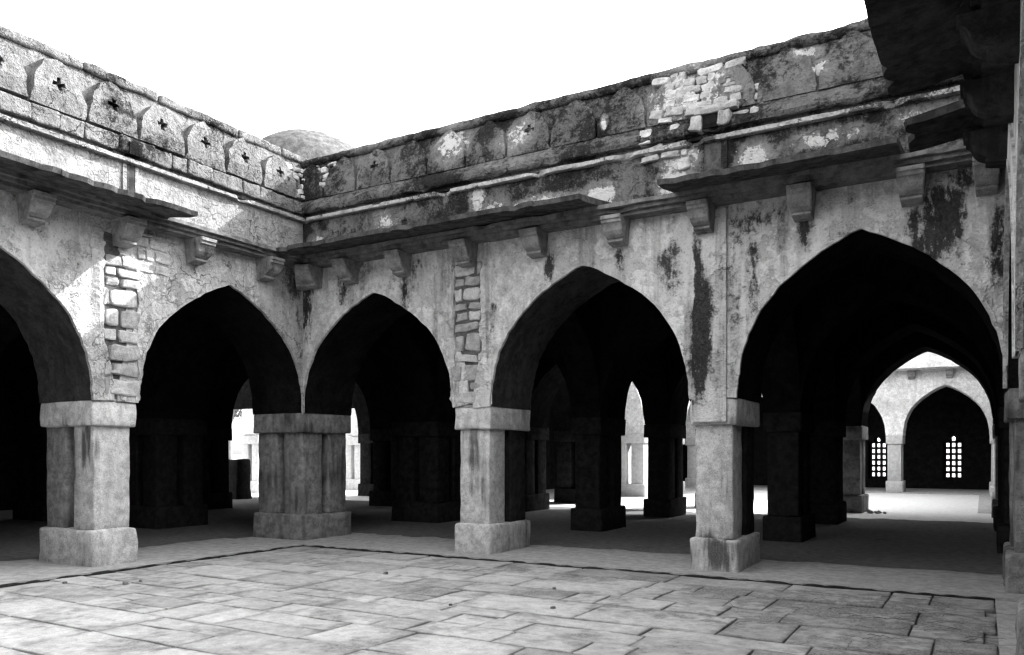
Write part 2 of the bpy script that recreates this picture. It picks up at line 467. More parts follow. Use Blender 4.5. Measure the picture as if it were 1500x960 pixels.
def strip(fr, prof, a0, a1, mat, parent, name, step=0.16, jit=0.008, seed=0, smooth=False, closed=True, bite=0.0):
    """a moulding: profile (out, up) run along the wall with worn edges"""
    n = max(2, int((a1 - a0) / step))
    verts, faces = [], []
    m = len(prof)
    for i in range(n + 1):
        a = a0 + (a1 - a0) * i / n
        for j, (o, z) in enumerate(prof):
            w = Vector((a * 3.1 + seed * 11.3, j * 0.7 + seed, z * 2))
            d = noise.noise_vector(w) * jit + noise.noise_vector(w * 3.7) * jit * 0.7
            b = 0.0
            if bite:
                q = noise.noise(Vector((a * 3.4 + seed * 3.1, 7.7 + j * .1, 0)))
                b = min(1.0, max(0.0, q - 0.30) * 6) * bite * .45
            verts.append(fr(a, o + d.x - b * (1 if o > 0.02 else 0), z + d.y - b * 0.25 * (1 if o > 0.02 else 0)))
    for i in range(n):
        for j in range(m if closed else m - 1):
            k = (j + 1) % m
            faces.append((i * m + j, i * m + k, (i + 1) * m + k, (i + 1) * m + j))
    if closed:
        faces.append(tuple(range(m))); faces.append(tuple(range(n * m, n * m + m)))
    return mesh_obj(name, verts, faces, mat, parent, smooth)

# ------------------------------------------------------------------ shared small pieces
def bracket_mesh(mat, name='bracket', w=0.25):
    prof = [(-.05, 4.155), (.35, 4.155), (.35, 4.115), (.33, 4.108), (.33, 4.075), (.305, 4.062), (.285, 4.03), (.27, 3.985), (.235, 3.945), (.19, 3.92), (.165, 3.91), (.18, 3.90), (.18, 3.878), (.15, 3.868), (.06, 3.855), (-.05, 3.85)]
    v, f = [], []
    rows = [(-w / 2, 0.0), (-w / 2 + .012, 1), (0, 1), (w / 2 - .012, 1), (w / 2, 0.0)]
    m = len(prof)
    for (x, e) in rows:
        for (o, z) in prof:
            taper = 1.0 - 0.28 * max(0.0, (4.05 - z) / 0.25) if z < 4.05 else 1.0
            oo = o if e else o - 0.012 * (o > 0)
            v.append((x * taper, -oo, z))
    for i in range(len(rows) - 1):
        for j in range(m):
            k = (j + 1) % m
            f.append((i * m + j, i * m + k, (i + 1) * m + k, (i + 1) * m + j))
    f.append(tuple(range(m))); f.append(tuple(range((len(rows) - 1) * m, len(rows) * m)))
    me = bpy.data.meshes.new(name)
    me.from_pydata(v, [], f)
    bm = bmesh.new(); bm.from_mesh(me); bmesh.ops.recalc_face_normals(bm, faces=bm.faces); bm.to_mesh(me); bm.free()
    me.materials.append(mat)
    return me
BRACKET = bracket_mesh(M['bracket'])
BRACKET_DARK = bracket_mesh(M['eave_shaded'])

def merlon_mesh(name, mat, thick, w=0.53, h=0.56, cross=True, seed=0, jit=0.008):
    """blind battlement: a pointed leaf with a cross cut through it, leaning with the battered parapet; local x along, -y out, z up"""
    rnd = random.Random(seed)
    outer = []
    half = [(1.04, 0), (1.02, .12), (1.0, .28), (.96, .42), (.885, .56), (.77, .69), (.62, .80), (.43, .895), (.22, .97), (0, 1.03)]
    for d, z in half: outer.append((w / 2 * d, h * z))
    for d, z in reversed(half[:-1]): outer.append((-w / 2 * d, h * z))
    outer = [(x + rnd.uniform(-jit, jit), z + rnd.uniform(-jit, jit) * (z > .02)) for x, z in outer]
    loops = [[Vector((x, z, 0)) for x, z in outer]]
    if cross:
        c, b, zc = 0.026, 0.075, 0.30
        cr = [(-c, zc - b), (c, zc - b), (c, zc - c), (b, zc - c), (b, zc + c), (c, zc + c), (c, zc + b), (-c, zc + b), (-c, zc + c), (-b, zc + c), (-b, zc - c), (-c, zc - c)]
        cr = [(x + rnd.uniform(-jit, jit) * .7, z + rnd.uniform(-jit, jit) * .7) for x, z in cr]
        loops.append([Vector((x, z, 0)) for x, z in reversed(cr)])
    tris = tessellate_polygon(loops)
    flat = [p for lp in loops for p in lp]
    n = len(flat)
    lean = 0.20                               # batter of the parapet face
    v = [(p.x, -thick * (0.6 + 0.4 * min(1, p.y / .16)) + p.y * lean, p.y) for p in flat] + [(p.x, 0.03 + p.y * lean, p.y) for p in flat]
    f = [tuple(t) for t in tris]
    s = 0
    for lp in loops:
        m = len(lp)
        for i in range(m):
            j = (i + 1) % m
            f.append((s + i, s + j, n + s + j, n + s + i))
        s += m
    me = bpy.data.meshes.new(name)
    me.from_pydata(v, [], f)
    bm = bmesh.new(); bm.from_mesh(me); bmesh.ops.recalc_face_normals(bm, faces=bm.faces); bm.to_mesh(me); bm.free()
    me.materials.append(mat)
    return me

def stone_variants(mat, name, n=6):
    out = []
    for i in range(n):
        v, f = rough_box((1, 1, 1), (2, 1, 2), 0.13, 0.12, 1.9, seed=50 + i * 3.3 + len(name))
        me = bpy.data.meshes.new(name)
        me.from_pydata([tuple(p) for p in v], [], f)
        bm = bmesh.new(); bm.from_mesh(me); bmesh.ops.recalc_face_normals(bm, faces=bm.faces); bm.to_mesh(me); bm.free()
        me.materials.append(mat)
        out.append(me)
    return out
STONE = stone_variants(M['rubble'], 'stone')
STONE_G = stone_variants(M['rubble_grey'], 'stone_grey')

def lay_stones(fr, parent, a0, a1, z0, z1, o_of, seed, hmin=.10, hmax=.24, lmin=.14, lmax=.42, skip=0.0, proud=.03, sets=(STONE, STONE_G), shape=None, tilt=.05):
    """coursed rubble showing where the plaster has fallen"""
    rnd = random.Random(seed)
    z = z0
    while z < z1 - .04:
        h = min(rnd.uniform(hmin, hmax), z1 - z)
        a = a0 + rnd.uniform(-.03, .03)
        while a < a1 - .03:
            l = min(rnd.uniform(lmin, lmax), a1 - a + rnd.uniform(-.02, .03))
            ca, cz = a + l / 2, z + h / 2
            if rnd.random() >= skip and (shape is None or shape(ca, cz)) and l > .05:
                me = rnd.choice(rnd.choice(sets))
                hh = h * rnd.uniform(.8, 1.0)
                d = 0.14
                o = o_of(cz) + proud * rnd.uniform(.1, 1.1) - d / 2
                ob = inst('stone', me, fr(ca, o, cz), parent=parent, scale=(l * .9, d, hh * .88),
                          rot=(rnd.uniform(-.05, .05), rnd.uniform(-tilt, tilt), fr.rotz + rnd.uniform(-.05, .05)))
            a += l
        z += h

# ------------------------------------------------------------------ piers
ZB, ZC = 0.39, 1.67
def pier(parent, x0, x1, y0, y1, nx, ny, mat, seed, capm=None, gap=0.16, inset=0.055, seg=True, zb=ZB, basem=None, capx=0.0, rear_shade_m=None, court=None):
    """base block, bunched shafts with slots between them, capital slab"""
    rnd = random.Random(seed)
    sg = (3, 4, 3) if seg else (1, 1, 1)
    block('base_block', (x0 - .01, y0 - .01, -0.05), (x1 + .01, y1 + .01, zb), basem or mat, parent, sg, .035, .022, 4.5, seed + .1)
    sx = ((x1 - x0) - 2 * inset - gap * (nx - 1)) / nx
    sy = ((y1 - y0) - 2 * inset - gap * (ny - 1)) / ny
    for i in range(nx):
        for j in range(ny):
            ax = x0 + inset + i * (sx + gap); ay = y0 + inset + j * (sy + gap)
            e = rnd.uniform(-.012, .012)
            rear = rear_shade_m is not None and (j == ny - 1 if court == 'y' else i == 0)  # rear shafts take a darker stone as painted shade
            block('shaft', (ax + e, ay, zb - .01), (ax + sx, ay + sy + e, ZC + .01), rear_shade_m if rear else mat, parent, (2, 2, 9) if seg else (1, 1, 2), .02, .012, 5.0, seed + i + 2 * j + .3)
    block('capital', (x0 - capx, y0 - .004, ZC), (x1 + capx, y1 + .004, ZS + .004), capm or mat, parent, (5, 5, 3) if seg else (1, 1, 1), .022, .014, 6.0, seed + .7)

# ================================================================== THE SETTING
g = mesh_obj('ground', [(-900, -900, -.12), (900, -900, -.12), (900, 900, -.12), (-900, 900, -.12)], [(0, 1, 2, 3)], M['earth'])
tag(g, 'dry earth around the building', kind='structure')

# floor of the halls: a sheet round the two courts, a small step above the paving
EDGE = 0.35
def slab_floor(name, rects, mat, label):
    v, f = [], []
    for (x0, y0, x1, y1, z0, z1) in rects:
        b = len(v)
        v += [(x0, y0, z0), (x1, y0, z0), (x1, y1, z0), (x0, y1, z0), (x0, y0, z1), (x1, y0, z1), (x1, y1, z1), (x0, y1, z1)]
        f += [(b + 4, b + 5, b + 6, b + 7), (b, b + 1, b + 5, b + 4), (b + 1, b + 2, b + 6, b + 5), (b + 2, b + 3, b + 7, b + 6), (b + 3, b, b + 4, b + 7)]
    o = mesh_obj(name, v, f, mat)
    tag(o, label, kind='structure')
    return o
XE = L - .10
hf = slab_floor('hall_floor', [
    (-TH, -EDGE, L + TH, 2.4, -.1, 0), (-2.4, -10.4, EDGE, -EDGE, -.1, 0), (XE, -10.4, L + 1.25, -EDGE, -.1, -.027), (EDGE, -10.4, XE, -L + EDGE, -.1, 0),
    (-5.4, 12.0, 0.3, 27, -.1, 0), (L - .3, 12.0, 13.5, 27, -.1, 0), (.3, 21.55, L - .3, 27, -.1, 0)], M['hall_floor'], 'worn grey cement floor under the arcades')
def ragged_sheet(name, x0, y0, x1, y1, z, mat, label, rag, nx=90, ny=40):
    """a thin sheet of painted shade with uneven outlines; rag = wobble of (x0, y0, x1, y1) sides"""
    v, f = [], []
    for i in range(nx + 1):
        for j in range(ny + 1):
            x = x0 + (x1 - x0) * i / nx; y_ = y0 + (y1 - y0) * j / ny
            wy = noise.noise(Vector((x * .9, 1, 5))) + .5 * noise.noise(Vector((x * 3.1, 2, 5))) + .3 * noise.noise(Vector((x * 9, 2, 5)))
            wx = noise.noise(Vector((y_ * .9, 7, 5))) + .5 * noise.noise(Vector((y_ * 3.1, 8, 5))) + .3 * noise.noise(Vector((y_ * 9, 8, 5)))
            t, u = j / ny, i / nx
            v.append((x + wx * (rag[0] * (1 - u) ** 6 + rag[2] * u ** 6), y_ + wy * (rag[1] * (1 - t) ** 6 + rag[3] * t ** 6), z))
    for i in range(nx):
        for j in range(ny):
            b = i * (ny + 1) + j
            f.append((b, b + ny + 1, b + ny + 2, b + 1))
    o = mesh_obj(name, v, f, mat)
    tag(o, label, kind='structure')
slab_floor('hall_ground', [(-12, 2.4, 13.5, 8.6, -.1, -.004), (-12, -13.5, -2.4, 2.4, -.1, -.004), (L + 1.25, -13.5, 13.5, 2.4, -.1, -.004), (-2.4, -13.5, L + 1.25, -10.4, -.1, -.004), (-2.4, -.3, -TH, 2.4, -.1, -.006), (L + TH, -.3, L + 1.25, 2.4, -.1, -.006)], M['hall_shade_floor'], 'floor coloured dark for shade inside the halls')
ragged_sheet('hall_shade', -TH, 1.3, L + TH, 9.0, .004, M['hall_shade_floor'], 'sheet of painted shade over the floor of the hall behind the back arcade', (0, .3, 0, .5))
ragged_sheet('left_hall_shade', -4.5, -10, -1.35, 1.3, .005, M['hall_shade_floor'], 'sheet of painted shade over the floor behind the left arcade', (0, 0, .25, 0), 40, 90)
c2 = slab_floor('far_court_floor', [(.29, 11.99, L - .29, 21.56, -.1, -.025), (-11.99, 8.6, 13.5, 11.99, -.1, -.008)], M['court2_floor'], 'pale paved floor of the sunlit court beyond the hall, with the hall end paled as if lit')  # second strip pales the hall floor to paint light from the court
open_f = slab_floor('ruin_court_floor', [(-26, 8.4, -12.0, 24, -.1, -.02), (-12.0, 12.0, -5.41, 24, -.1, -.02), (-26, -4, -12.0, 8.4, -.1, -.02)], M['court2_floor'], 'pale ground of the unroofed corner behind the hall')

def step_line(pts, seed):
    v, f = [], []
    n = len(pts)
    for i, (x, y_, nx_, ny_) in enumerate(pts):
        q = noise.noise(Vector((i * .21 + seed, seed, 0)))
        top = -.004 + min(0, q - .12) * .05
        w = .008 + .012 * noise.noise(Vector((i * .6 + seed, 4, 0)))
        for (o, z) in ((-.01, top), (w * .4, top - .002), (w, -.02), (w, -.09), (-.01, -.09)):
            v.append((x + nx_ * o, y_ + ny_ * o, z))
    for i in range(n - 1):
        for k in range(4):
            f.append((5 * i + k, 5 * i + k + 1, 5 * i + k + 6, 5 * i + k + 5))
    mesh_obj('groove_shade_strip', v, f, M['groove_shade'], hf)
step_line([(EDGE + (XE - EDGE) * i / 200, -EDGE, 0, -1) for i in range(201)], 1.0)
step_line([(EDGE, -EDGE - (L - 2 * EDGE) * i / 200, 1, 0) for i in range(201)], 2.0)

# court paving: each slab a piece
cf = mesh_obj('court_floor', [(EDGE - .02, -L + EDGE - .02, -.056), (XE + .02, -L + EDGE - .02, -.056), (XE + .02, -EDGE + .02, -.056), (EDGE - .02, -EDGE + .02, -.056)], [(0, 1, 2, 3)], M['joint'])
tag(cf, 'stone paved floor of the open court', kind='structure')
rnd = random.Random(11)
y = -EDGE - .03
row = 0
while y > -L + EDGE + .1:
    d = rnd.choice((.3, .38, .46, .54, .62, .7))
    d = min(d, y - (-L + EDGE))
    x = EDGE + .03 - rnd.uniform(0, .5)
    while x < XE - .05:
        l = rnd.choice((.35, .5, .65, .8, .95, 1.2))
        xa, xb = max(x, EDGE + .025), min(x + l, XE - .004)
        if xb - xa > .12:
            pieces = [(y - d, y)]
            if d > .6 and rnd.random() < .3:
                m_ = y - d * rnd.uniform(.35, .65); pieces = [(y - d, m_), (m_, y)]
            for (ya, yb) in pieces:
                gp = rnd.uniform(.002, .008)
                w = rnd.random()
                # paler near the left wall, duller by the right hand wall
                k = 0 if w < .42 else 1 if w < .74 else 2 if w < .93 else 3
                if xa > 6.2: k = min(3, k + 1)
                if xa > 7.6: k = min(3, k + 1)
                zt = -.026 + rnd.uniform(-.003, .003)
                v, f = rough_box((xb - xa - 2 * gp, yb - ya - 2 * gp, .06), (3, 3, 1), .012, .011, 2.6, seed=rnd.uniform(0, 90))
                cxm, cym = (xa + xb) / 2, (ya + yb) / 2
                mesh_obj('paving_slab', [(p.x + cxm, p.y + cym, p.z + zt - .03) for p in v], f, PAV[k], cf, smooth=False)
        x += l
    y -= d

# ================================================================== ARCADES OF THE NEAR COURT
FB = Frame(lambda a, o, z: (a, -o, z), 0.0)
FA = Frame(lambda a, o, z: (o, -a, z), R(90))
FC = Frame(lambda a, o, z: (L - o, -a, z), R(-90))
FD = Frame(lambda a, o, z: (a, -L + o, z), R(180))

OPEN_B = [(0.0, 2.827), (3.411, 6.135), (6.671, L)]
OPEN_A = [(0.0, 2.832), (3.408, 6.11), (6.69, L)]

def eave(fr, parent, a0, a1, seed, p=.86, mat=None, z_out=4.285, piece=(1.0, 1.7)):
    """projecting eave slabs laid end to end, front edge chipped"""
    r = random.Random(seed)
    a = a0
    while a < a1 - .05:
        l = min(r.uniform(*piece), a1 - a)
        if a1 - a - l < .35: l = a1 - a
        n = max(3, int(l / .09))
        dz = r.uniform(-.012, .012)
        v, f = [], []
        for i in range(n + 1):
            t = i / n
            aa = a + .004 + (l - .008) * t
            q = Vector((aa * 2.3 + seed, 3.1, 0))
            chip = max(0, noise.noise(q * 2.2) - .1) * .2 + (noise.noise(q * 6) * .008)
            po = p - chip + noise.noise(q * .7) * .015
            for k in range(6):
                o = -.02 + (po + .02) * k / 5
                zt = z_out + .14 * (1 - k / 5) + dz + noise.noise(Vector((aa * 3, o * 4, seed))) * .006
                th = .075 if k < 5 else .055
                v.append(fr(aa, o, zt)); v.append(fr(aa, o - (.0 if k < 5 else .012), zt - th))
        m = 12
        for i in range(n):
            for k in range(5):
                b = i * m + 2 * k; e = b + m
                f += [(b, b + 2, e + 2, e), (b + 1, e + 1, e + 3, b + 3)]
            b = i * m + 10; e = b + m
            f.append((b, b + 1, e + 1, e))
            b = i * m; e = b + m
            f.append((b, e, e + 1, b + 1))
        for i in (0, n):
            for k in range(5):
                b = i * m + 2 * k
                f.append((b, b + 1, b + 3, b + 2))
        mesh_obj('eave_slab', v, f, mat or M['eave'], parent)
        a += l

def cornice(fr, parent, a0, a1, seed, mat=None):
    mat = mat or M['cornice']
    strip(fr, [(-.05, 4.157), (.21, 4.157), (.21, 4.198), (-.05, 4.198)], a0, a1, mat, parent, 'cornice_fillet', .14, .006, seed, bite=.08)
    strip(fr, [(-.05, 4.20), (.27, 4.20), (.27, 4.243), (-.05, 4.243)], a0, a1, mat, parent, 'cornice_fillet', .14, .005, seed + 1, bite=.10)
    strip(fr, [(-.05, 4.245), (.33, 4.245), (.33, 4.292), (-.05, 4.292)], a0, a1, mat, parent, 'cornice_fillet', .14, .006, seed + 2, bite=.14)

def upper_wall(fr, parent, a0, a1, seed, frieze_m, mould_m, fillet_m, parapet_m, lift=0.0, cop=(.5, .9), cop_gap=.012, cop_amp=.018, blocks=False):
    strip(fr, [(-.6, 4.20), (0.0, 4.20), (0.004, 4.4), (0.0, 4.62), (0.0, 4.93), (-.6, 4.93)], a0, a1, frieze_m, parent, 'frieze', .12, .008, seed)
    strip(fr, [(-.5, 4.895), (.055, 4.895), (.075, 4.903), (.078, 4.945), (.06, 4.952), (-.5, 4.952)], a0, a1, fillet_m, parent, 'moulding', .07, .008, seed + 3, bite=.16)
    strip(fr, [(-.5, 4.954), (.012, 4.954), (.016, 5.0), (-.5, 5.0)], a0, a1, mould_m, parent, 'moulding', .2, .004, seed + 4)
    if blocks:
        r = random.Random(seed + 5)
        a = a0
        while a < a1:
            l = min(r.uniform(.16, .5), a1 - a)
            if a1 - a - l < .1: l = a1 - a
            vv, ff = rough_box((l - .008, .45, .19), (max(2, int(l / .09)), 2, 2), .018, .016, 7.0, seed=seed + a * 1.3)
            dz, do = r.uniform(-.006, .006), r.uniform(-.018, .012)
            mesh_obj('course_stone', [fr(p.x + a + l / 2, p.y - .14 + do, p.z + 5.097 + dz) for p in vv], ff, mould_m, parent)
            a += l
    else:
        strip(fr, [(-.5, 5.002), (.075, 5.002), (.10, 5.015), (.112, 5.05), (.10, 5.10), (.075, 5.135), (.03, 5.19), (-.01, 5.24), (-.5, 5.24)], a0, a1, mould_m, parent, 'moulding', .055, .014, seed + 5, bite=.10)
    n = max(2, int((a1 - a0) / .1))
    v, f = [], []
    ks = 7
    for i in range(n + 1):
        a = a0 + (a1 - a0) * i / n
        for k in range(ks + 1):
            t = k / ks
            z = 5.20 + .66 * t
            o = -.02 - .145 * t + noise.noise(Vector((a * 4 + seed, z * 4, 1.5))) * .014 + noise.noise(Vector((a * 11 + seed, z * 11, 1.5))) * .007
            v.append(fr(a, o, z + lift * t))
    for i in range(n):
        for k in range(ks):
            b = i * (ks + 1) + k
            f.append((b, b + 1, b + ks + 2, b + ks + 1))
    # the back of the parapet, so that it is a wall and not a sheet
    b0 = len(v)
    v += [fr(a0, -.16, 5.86 + lift), fr(a1, -.16, 5.86 + lift), fr(a1, -.56, 5.86 + lift), fr(a0, -.56, 5.86 + lift), fr(a1, -.60, 5.1), fr(a0, -.60, 5.1)]
    f += [(b0, b0 + 1, b0 + 2, b0 + 3), (b0 + 3, b0 + 2, b0 + 4, b0 + 5)]
    mesh_obj('parapet', v, f, parapet_m, parent, recalc=False)
    if cop is None:
        strip(fr, [(-.13, 5.81 + lift), (-.085, 5.84 + lift), (-.10, 5.90 + lift), (-.17, 5.945 + lift), (-.30, 5.965 + lift), (-.52, 5.94 + lift), (-.57, 5.82 + lift)], a0, a1, parapet_m, parent, 'coping', .07, .02, seed + 9, smooth=True)
        return
    r = random.Random(seed + 9)
    a = a0
    while a < a1:
        l = min(r.uniform(*cop), a1 - a)
        if a1 - a - l < .15: l = a1 - a
        vv, ff = rough_box((l - cop_gap, .46, .12), (max(2, int(l / .09)), 3, 1), .03, cop_amp, 6.0, seed=seed + a)
        dz = r.uniform(-.01, .01)
        mesh_obj('coping_stone', [fr(p.x + a + l / 2, p.y - .345, p.z + 5.89 + lift + dz) for p in vv], ff, parapet_m, parent, smooth=True)
        a += l

def bands(fr, arcs, parent, mat, w=.27, apex=.33, rim=.035, lo=.0, hi=L):
    """the raised plaster band and the thin lip that outline each arch"""
    for pts in arcs:
        for (name, w0, w1, ap0, ap1, out) in (('arch_band', rim, w, rim * 1.3, apex, .022), ('arch_lip', -.004, rim, -.004, rim * 1.3, .034)):
            i0, i1 = ([(max(lo, min(hi, p[0])), p[1]) for p in arch_band(pts, ww, aa)] for ww, aa in ((w0, ap0), (w1, ap1)))
            v, f = [], []
            for p, q in zip(i0, i1):
                v += [fr(p[0], -.01, p[1]), fr(p[0], out, p[1]), fr(q[0], out, q[1]), fr(q[0], -.01, q[1])]
            for i in range(len(pts) - 1):
                b = 4 * i
                f += [(b, b + 1, b + 5, b + 4), (b + 1, b + 2, b + 6, b + 5), (b + 2, b + 3, b + 7, b + 6)]
            mesh_obj(name, v, f, mat, parent, recalc=False)

# ---- back arcade (facing the viewer)
back = empty('back_arcade', (L / 2, 0.55, 0))
tag(back, 'black-streaked arcade of three wide pointed arches across the court, with a broken eave', 'arcade')
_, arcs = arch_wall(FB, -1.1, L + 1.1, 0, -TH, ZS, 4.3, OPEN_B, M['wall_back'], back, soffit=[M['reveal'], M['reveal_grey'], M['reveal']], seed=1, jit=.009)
bands(FB, arcs, back, M['wall_back'])
for k, (x0, x1) in enumerate(((2.827, 3.411), (6.135, 6.671))):
    pr = empty('pier', ((x0 + x1) / 2, .55, 0), back)
    pier(pr, x0, x1, 0, TH, 1, 2, M['granite'], 40 + k * 3, seg=True, rear_shade_m=M['hall_granite'], court='y', zb=ZB if k == 0 else .365)
pr = empty('corner_pier', (-.55, .55, 0), back)
tag(pr, 'dark weathered corner pier of bunched square shafts')
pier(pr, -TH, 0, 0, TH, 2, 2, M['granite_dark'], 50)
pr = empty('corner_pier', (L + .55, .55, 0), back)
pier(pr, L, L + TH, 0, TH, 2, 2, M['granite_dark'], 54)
# flat plaster pilaster running up the second pier from the right
mesh_v, mesh_f = rough_box((.40, .06, 2.42), (3, 1, 14), .008, .006, 4.0, seed=3)
mesh_obj('pilaster', [(p.x + 6.365, p.y - .012, p.z + 1.70 + 1.21) for p in mesh_v], mesh_f, M['wall_back'], back)
cornice(FB, back, -.3, L + .3, 3)
eave(FB, back, .0, 5.12, 5)
eave(FB, back, 6.04, 8.38, 9, piece=(2.2, 2.4))
for a in (.30, 1.02, 1.98, 3.08, 4.15, 5.27, 6.33, 7.40, 8.45, 9.1):
    inst('bracket', BRACKET, (a, 0, 0), R(rnd.uniform(-2, 2)), back, scale=(rnd.uniform(.9, 1.1), rnd.uniform(.92, 1.06), 1))
inst('bracket', BRACKET, (.02, -.02, 0), R(45), back, scale=(1, 1.25, 1))
upper_wall(FB, back, -.9, L + .9, 21, M['frieze_back'], M['moulding_back'], M['fillet_back'], M['parapet_back'], lift=0.0, cop=None)
MER_B = [merlon_mesh('merlon', M['parapet_back'], .07, seed=i, jit=.014, w=.6, cross=i == 2) for i in range(4)]
for k in range(14):
    a = 7.86 - .647 * k
    if a < -.1: break
    inst('merlon', MER_B[k % 4], (a, .03, 5.235), 0, back)
inst('merlon', MER_B[1], (8.5, .03, 5.235), 0, back)

def ragged_edge(fr, parent, a_e, side, z0, z1, mat, seed, thick=.035, width=.22, amp=.06):
    """the broken rim of the plaster coat beside a patch of bare stones"""
    n = max(4, int((z1 - z0) / .045))
    v, f = [], []
    for i in range(n + 1):
        z = z0 + (z1 - z0) * i / n
        j = noise.noise(Vector((z * 4.5, seed, 0))) * amp + noise.noise(Vector((z * 17, seed, 3))) * amp * .45
        fade = min(1.0, min(i, n - i) / 4 + .15)
        v += [fr(a_e + j, -.02, z), fr(a_e + j, thick * fade, z), fr(a_e + j - side * .05, thick * fade * .95, z), fr(a_e - side * width, -.004, z)]
    for i in range(n):
        b = 4 * i
        for k in range(3):
            f.append((b + k, b + k + 1, b + k + 5, b + k + 4))
    mesh_obj('plaster_edge', v, f, mat, parent, recalc=False)

# stones laid bare on the back arcade
def o_par(z):
    return -.02 - .145 * max(0, min(1, (z - 5.2) / .66))
strip(FB, [(-.1, 2.0), (.004, 2.0), (.006, 3.0), (.004, 3.92), (-.1, 3.92)], 2.85, 3.27, M['mortar'], back, 'mortar_bed', .06, .012, 31)
ragged_edge(FB, back, 2.85, 1, 2.0, 3.95, M['wall_back'], 1, width=.06)
ragged_edge(FB, back, 3.27, -1, 2.0, 3.95, M['wall_back'], 2, width=.16)
lay_stones(FB, back, 2.83, 3.28, 1.99, 3.92, lambda z: .015, 101, .08, .30, .12, .44, proud=.03, tilt=.12, sets=(STONE_G, STONE_G, STONE))
lay_stones(FB, back, 5.62, 6.75, 5.22, 5.84, lambda z: o_par(z) + .062, 102, .05, .17, .08, .34, skip=.16, proud=.022, tilt=.14, sets=(STONE, STONE_G, STONE_G), shape=lambda a, z: abs(a - 6.2) < .6 - .15 * math.sin(z * 17))
lay_stones(FB, back, 5.55, 6.12, 4.62, 5.2, lambda z: .03 if z < 5 else .08, 103, .07, .18, .12, .36, skip=.3, proud=.03, sets=(STONE, STONE_G), tilt=.15)
lay_stones(FB, back, -.1, .62, 5.25, 5.78, lambda z: o_par(z) + .03, 104, .06, .13, .07, .2, skip=.28, proud=.05, tilt=.3)
lay_stones(FB, back, 6.62, 6.95, 5.05, 5.5, lambda z: .06 if z < 5.2 else o_par(z), 105, .08, .14, .12, .25, skip=.25, proud=.03)

# drain: channel between two uprights with a black plate painting the dark of a hole
def drain(fr, parent, a, mat, z0=4.37, z1=5.2, w=.34, side=.07, stones=True):
    for s in (-1, 1):
        strip(fr, [(-.1, z0), (.02, z0), (.022, 4.89), (-.1, 4.89)], a + s * (w / 2 - side / 2) - side / 2, a + s * (w / 2 - side / 2) + side / 2, mat, parent, 'drain_cheek', .05, .012, a + s)
    strip(fr, [(-.1, z0), (.008, z0), (.01, 4.93), (-.1, 4.93)], a - w / 2 + side, a + w / 2 - side, M['eave'], parent, 'drain_chute', .05, .006, a + 5)
    strip(fr, [(-.1, z1 - .17), (.118, z1 - .17), (.122, z1 - .02), (-.1, z1 - .02)], a - .085, a + .085, M['soot'], parent, 'drain_hole_plate', .05, .006, a + 9)  # soot plaster serves only as black on this stand-in for the dark hole
    r = random.Random(a)
    for (da, dz, l, h_) in ((-.16, -.10, .14, .17), (.16, -.09, .14, .16), (0, .03, .36, .09), (-.2, .05, .16, .1), (.22, .04, .18, .09)):
        if stones: inst('stone', r.choice(STONE_G), fr(a + da, .085, z1 + dz), parent=parent, scale=(l, .13, h_), rot=(0, r.uniform(-.1, .1), fr.rotz + r.uniform(-.1, .1)))
drain(FB, back, 6.40, M['frieze_back'])

# ---- left arcade
left = empty('left_arcade', (-.55, -L / 2, 0))
tag(left, 'sunlit crumbling arcade with cracked white frieze and cross-pierced merlons along the left side', 'arcade')
_, arcs = arch_wall(FA, 0, L + 1.1, 0, -TH, ZS, 4.3, OPEN_A, M['wall_left'], left, soffit=[M['reveal'], M['reveal_grey'], M['reveal']], seed=2, jit=.009)
bands(FA, arcs, left, M['wall_left'])
for k, (a0, a1) in enumerate(((2.832, 3.408), (6.11, 6.69))):
    pr = empty('pier', (-.55, -(a0 + a1) / 2, 0), left)
    pier(pr, -TH, 0, -a1, -a0, 2, 1, M['granite'], 60 + k * 3, zb=.43, rear_shade_m=M['granite_dark'], court='x')
pr = empty('corner_pier', (-.55, -L - .55, 0), left)
pier(pr, -TH, 0, -L - TH, -L, 2, 2, M['granite'], 68, seg=False)
cornice(FA, left, -.3, L + .3, 13)
eave(FA, left, 2.60, L, 15)
for a in (.82, 2.02, 3.05, 4.15, 5.25, 6.35, 7.45, 8.5):
    inst('bracket', BRACKET, FA(a, 0, 0), FA.rotz, left)
upper_wall(FA, left, -.9, L + .9, 61, M['frieze_left'], M['parapet_left'], M['frieze_left'], M['parapet_left'], lift=.05, cop=(.4, 1.3), cop_gap=.014, cop_amp=.022, blocks=True)
MER_A = [merlon_mesh('merlon', M['parapet_left'], .15, seed=20 + i, jit=.02, h=.55 + .02 * (i % 3), w=.6) for i in range(14)]
for k in range(14):
    inst('merlon', MER_A[k], FA(.51 + .664 * k, -.04, 5.23 + .012 * math.sin(k * 2.3)), FA.rotz + R(1.5) * math.sin(k * 1.7), left)
strip(FA, [(-.1, 2.0), (.004, 2.0), (.006, 3.0), (.004, 4.0), (-.1, 4.0)], 2.83, 3.27, M['mortar'], left, 'mortar_bed', .06, .014, 33)
ragged_edge(FA, left, 2.84, 1, 2.0, 3.7, M['wall_left'], 3, width=.05)
ragged_edge(FA, left, 3.28, -1, 2.0, 3.9, M['wall_left'], 4, width=.14)
lay_stones(FA, left, 2.80, 3.28, 2.02, 3.60, lambda z: .015, 111, .12, .27, .16, .44, proud=.04, tilt=.08, sets=(STONE, STONE_G))
lay_stones(FA, left, 2.35, 3.45, 3.60, 4.1, lambda z: .0, 112, .10, .2, .12, .3, skip=.22, proud=.03)
lay_stones(FA, left, -.1, .3, 5.25, 5.8, lambda z: o_par(z) + .03, 113, .06, .13, .07, .2, skip=.28, proud=.06, tilt=.3)
drain(FA, left, 2.92, M['frieze_left'], z1=5.16, w=.22, side=.05, stones=False)

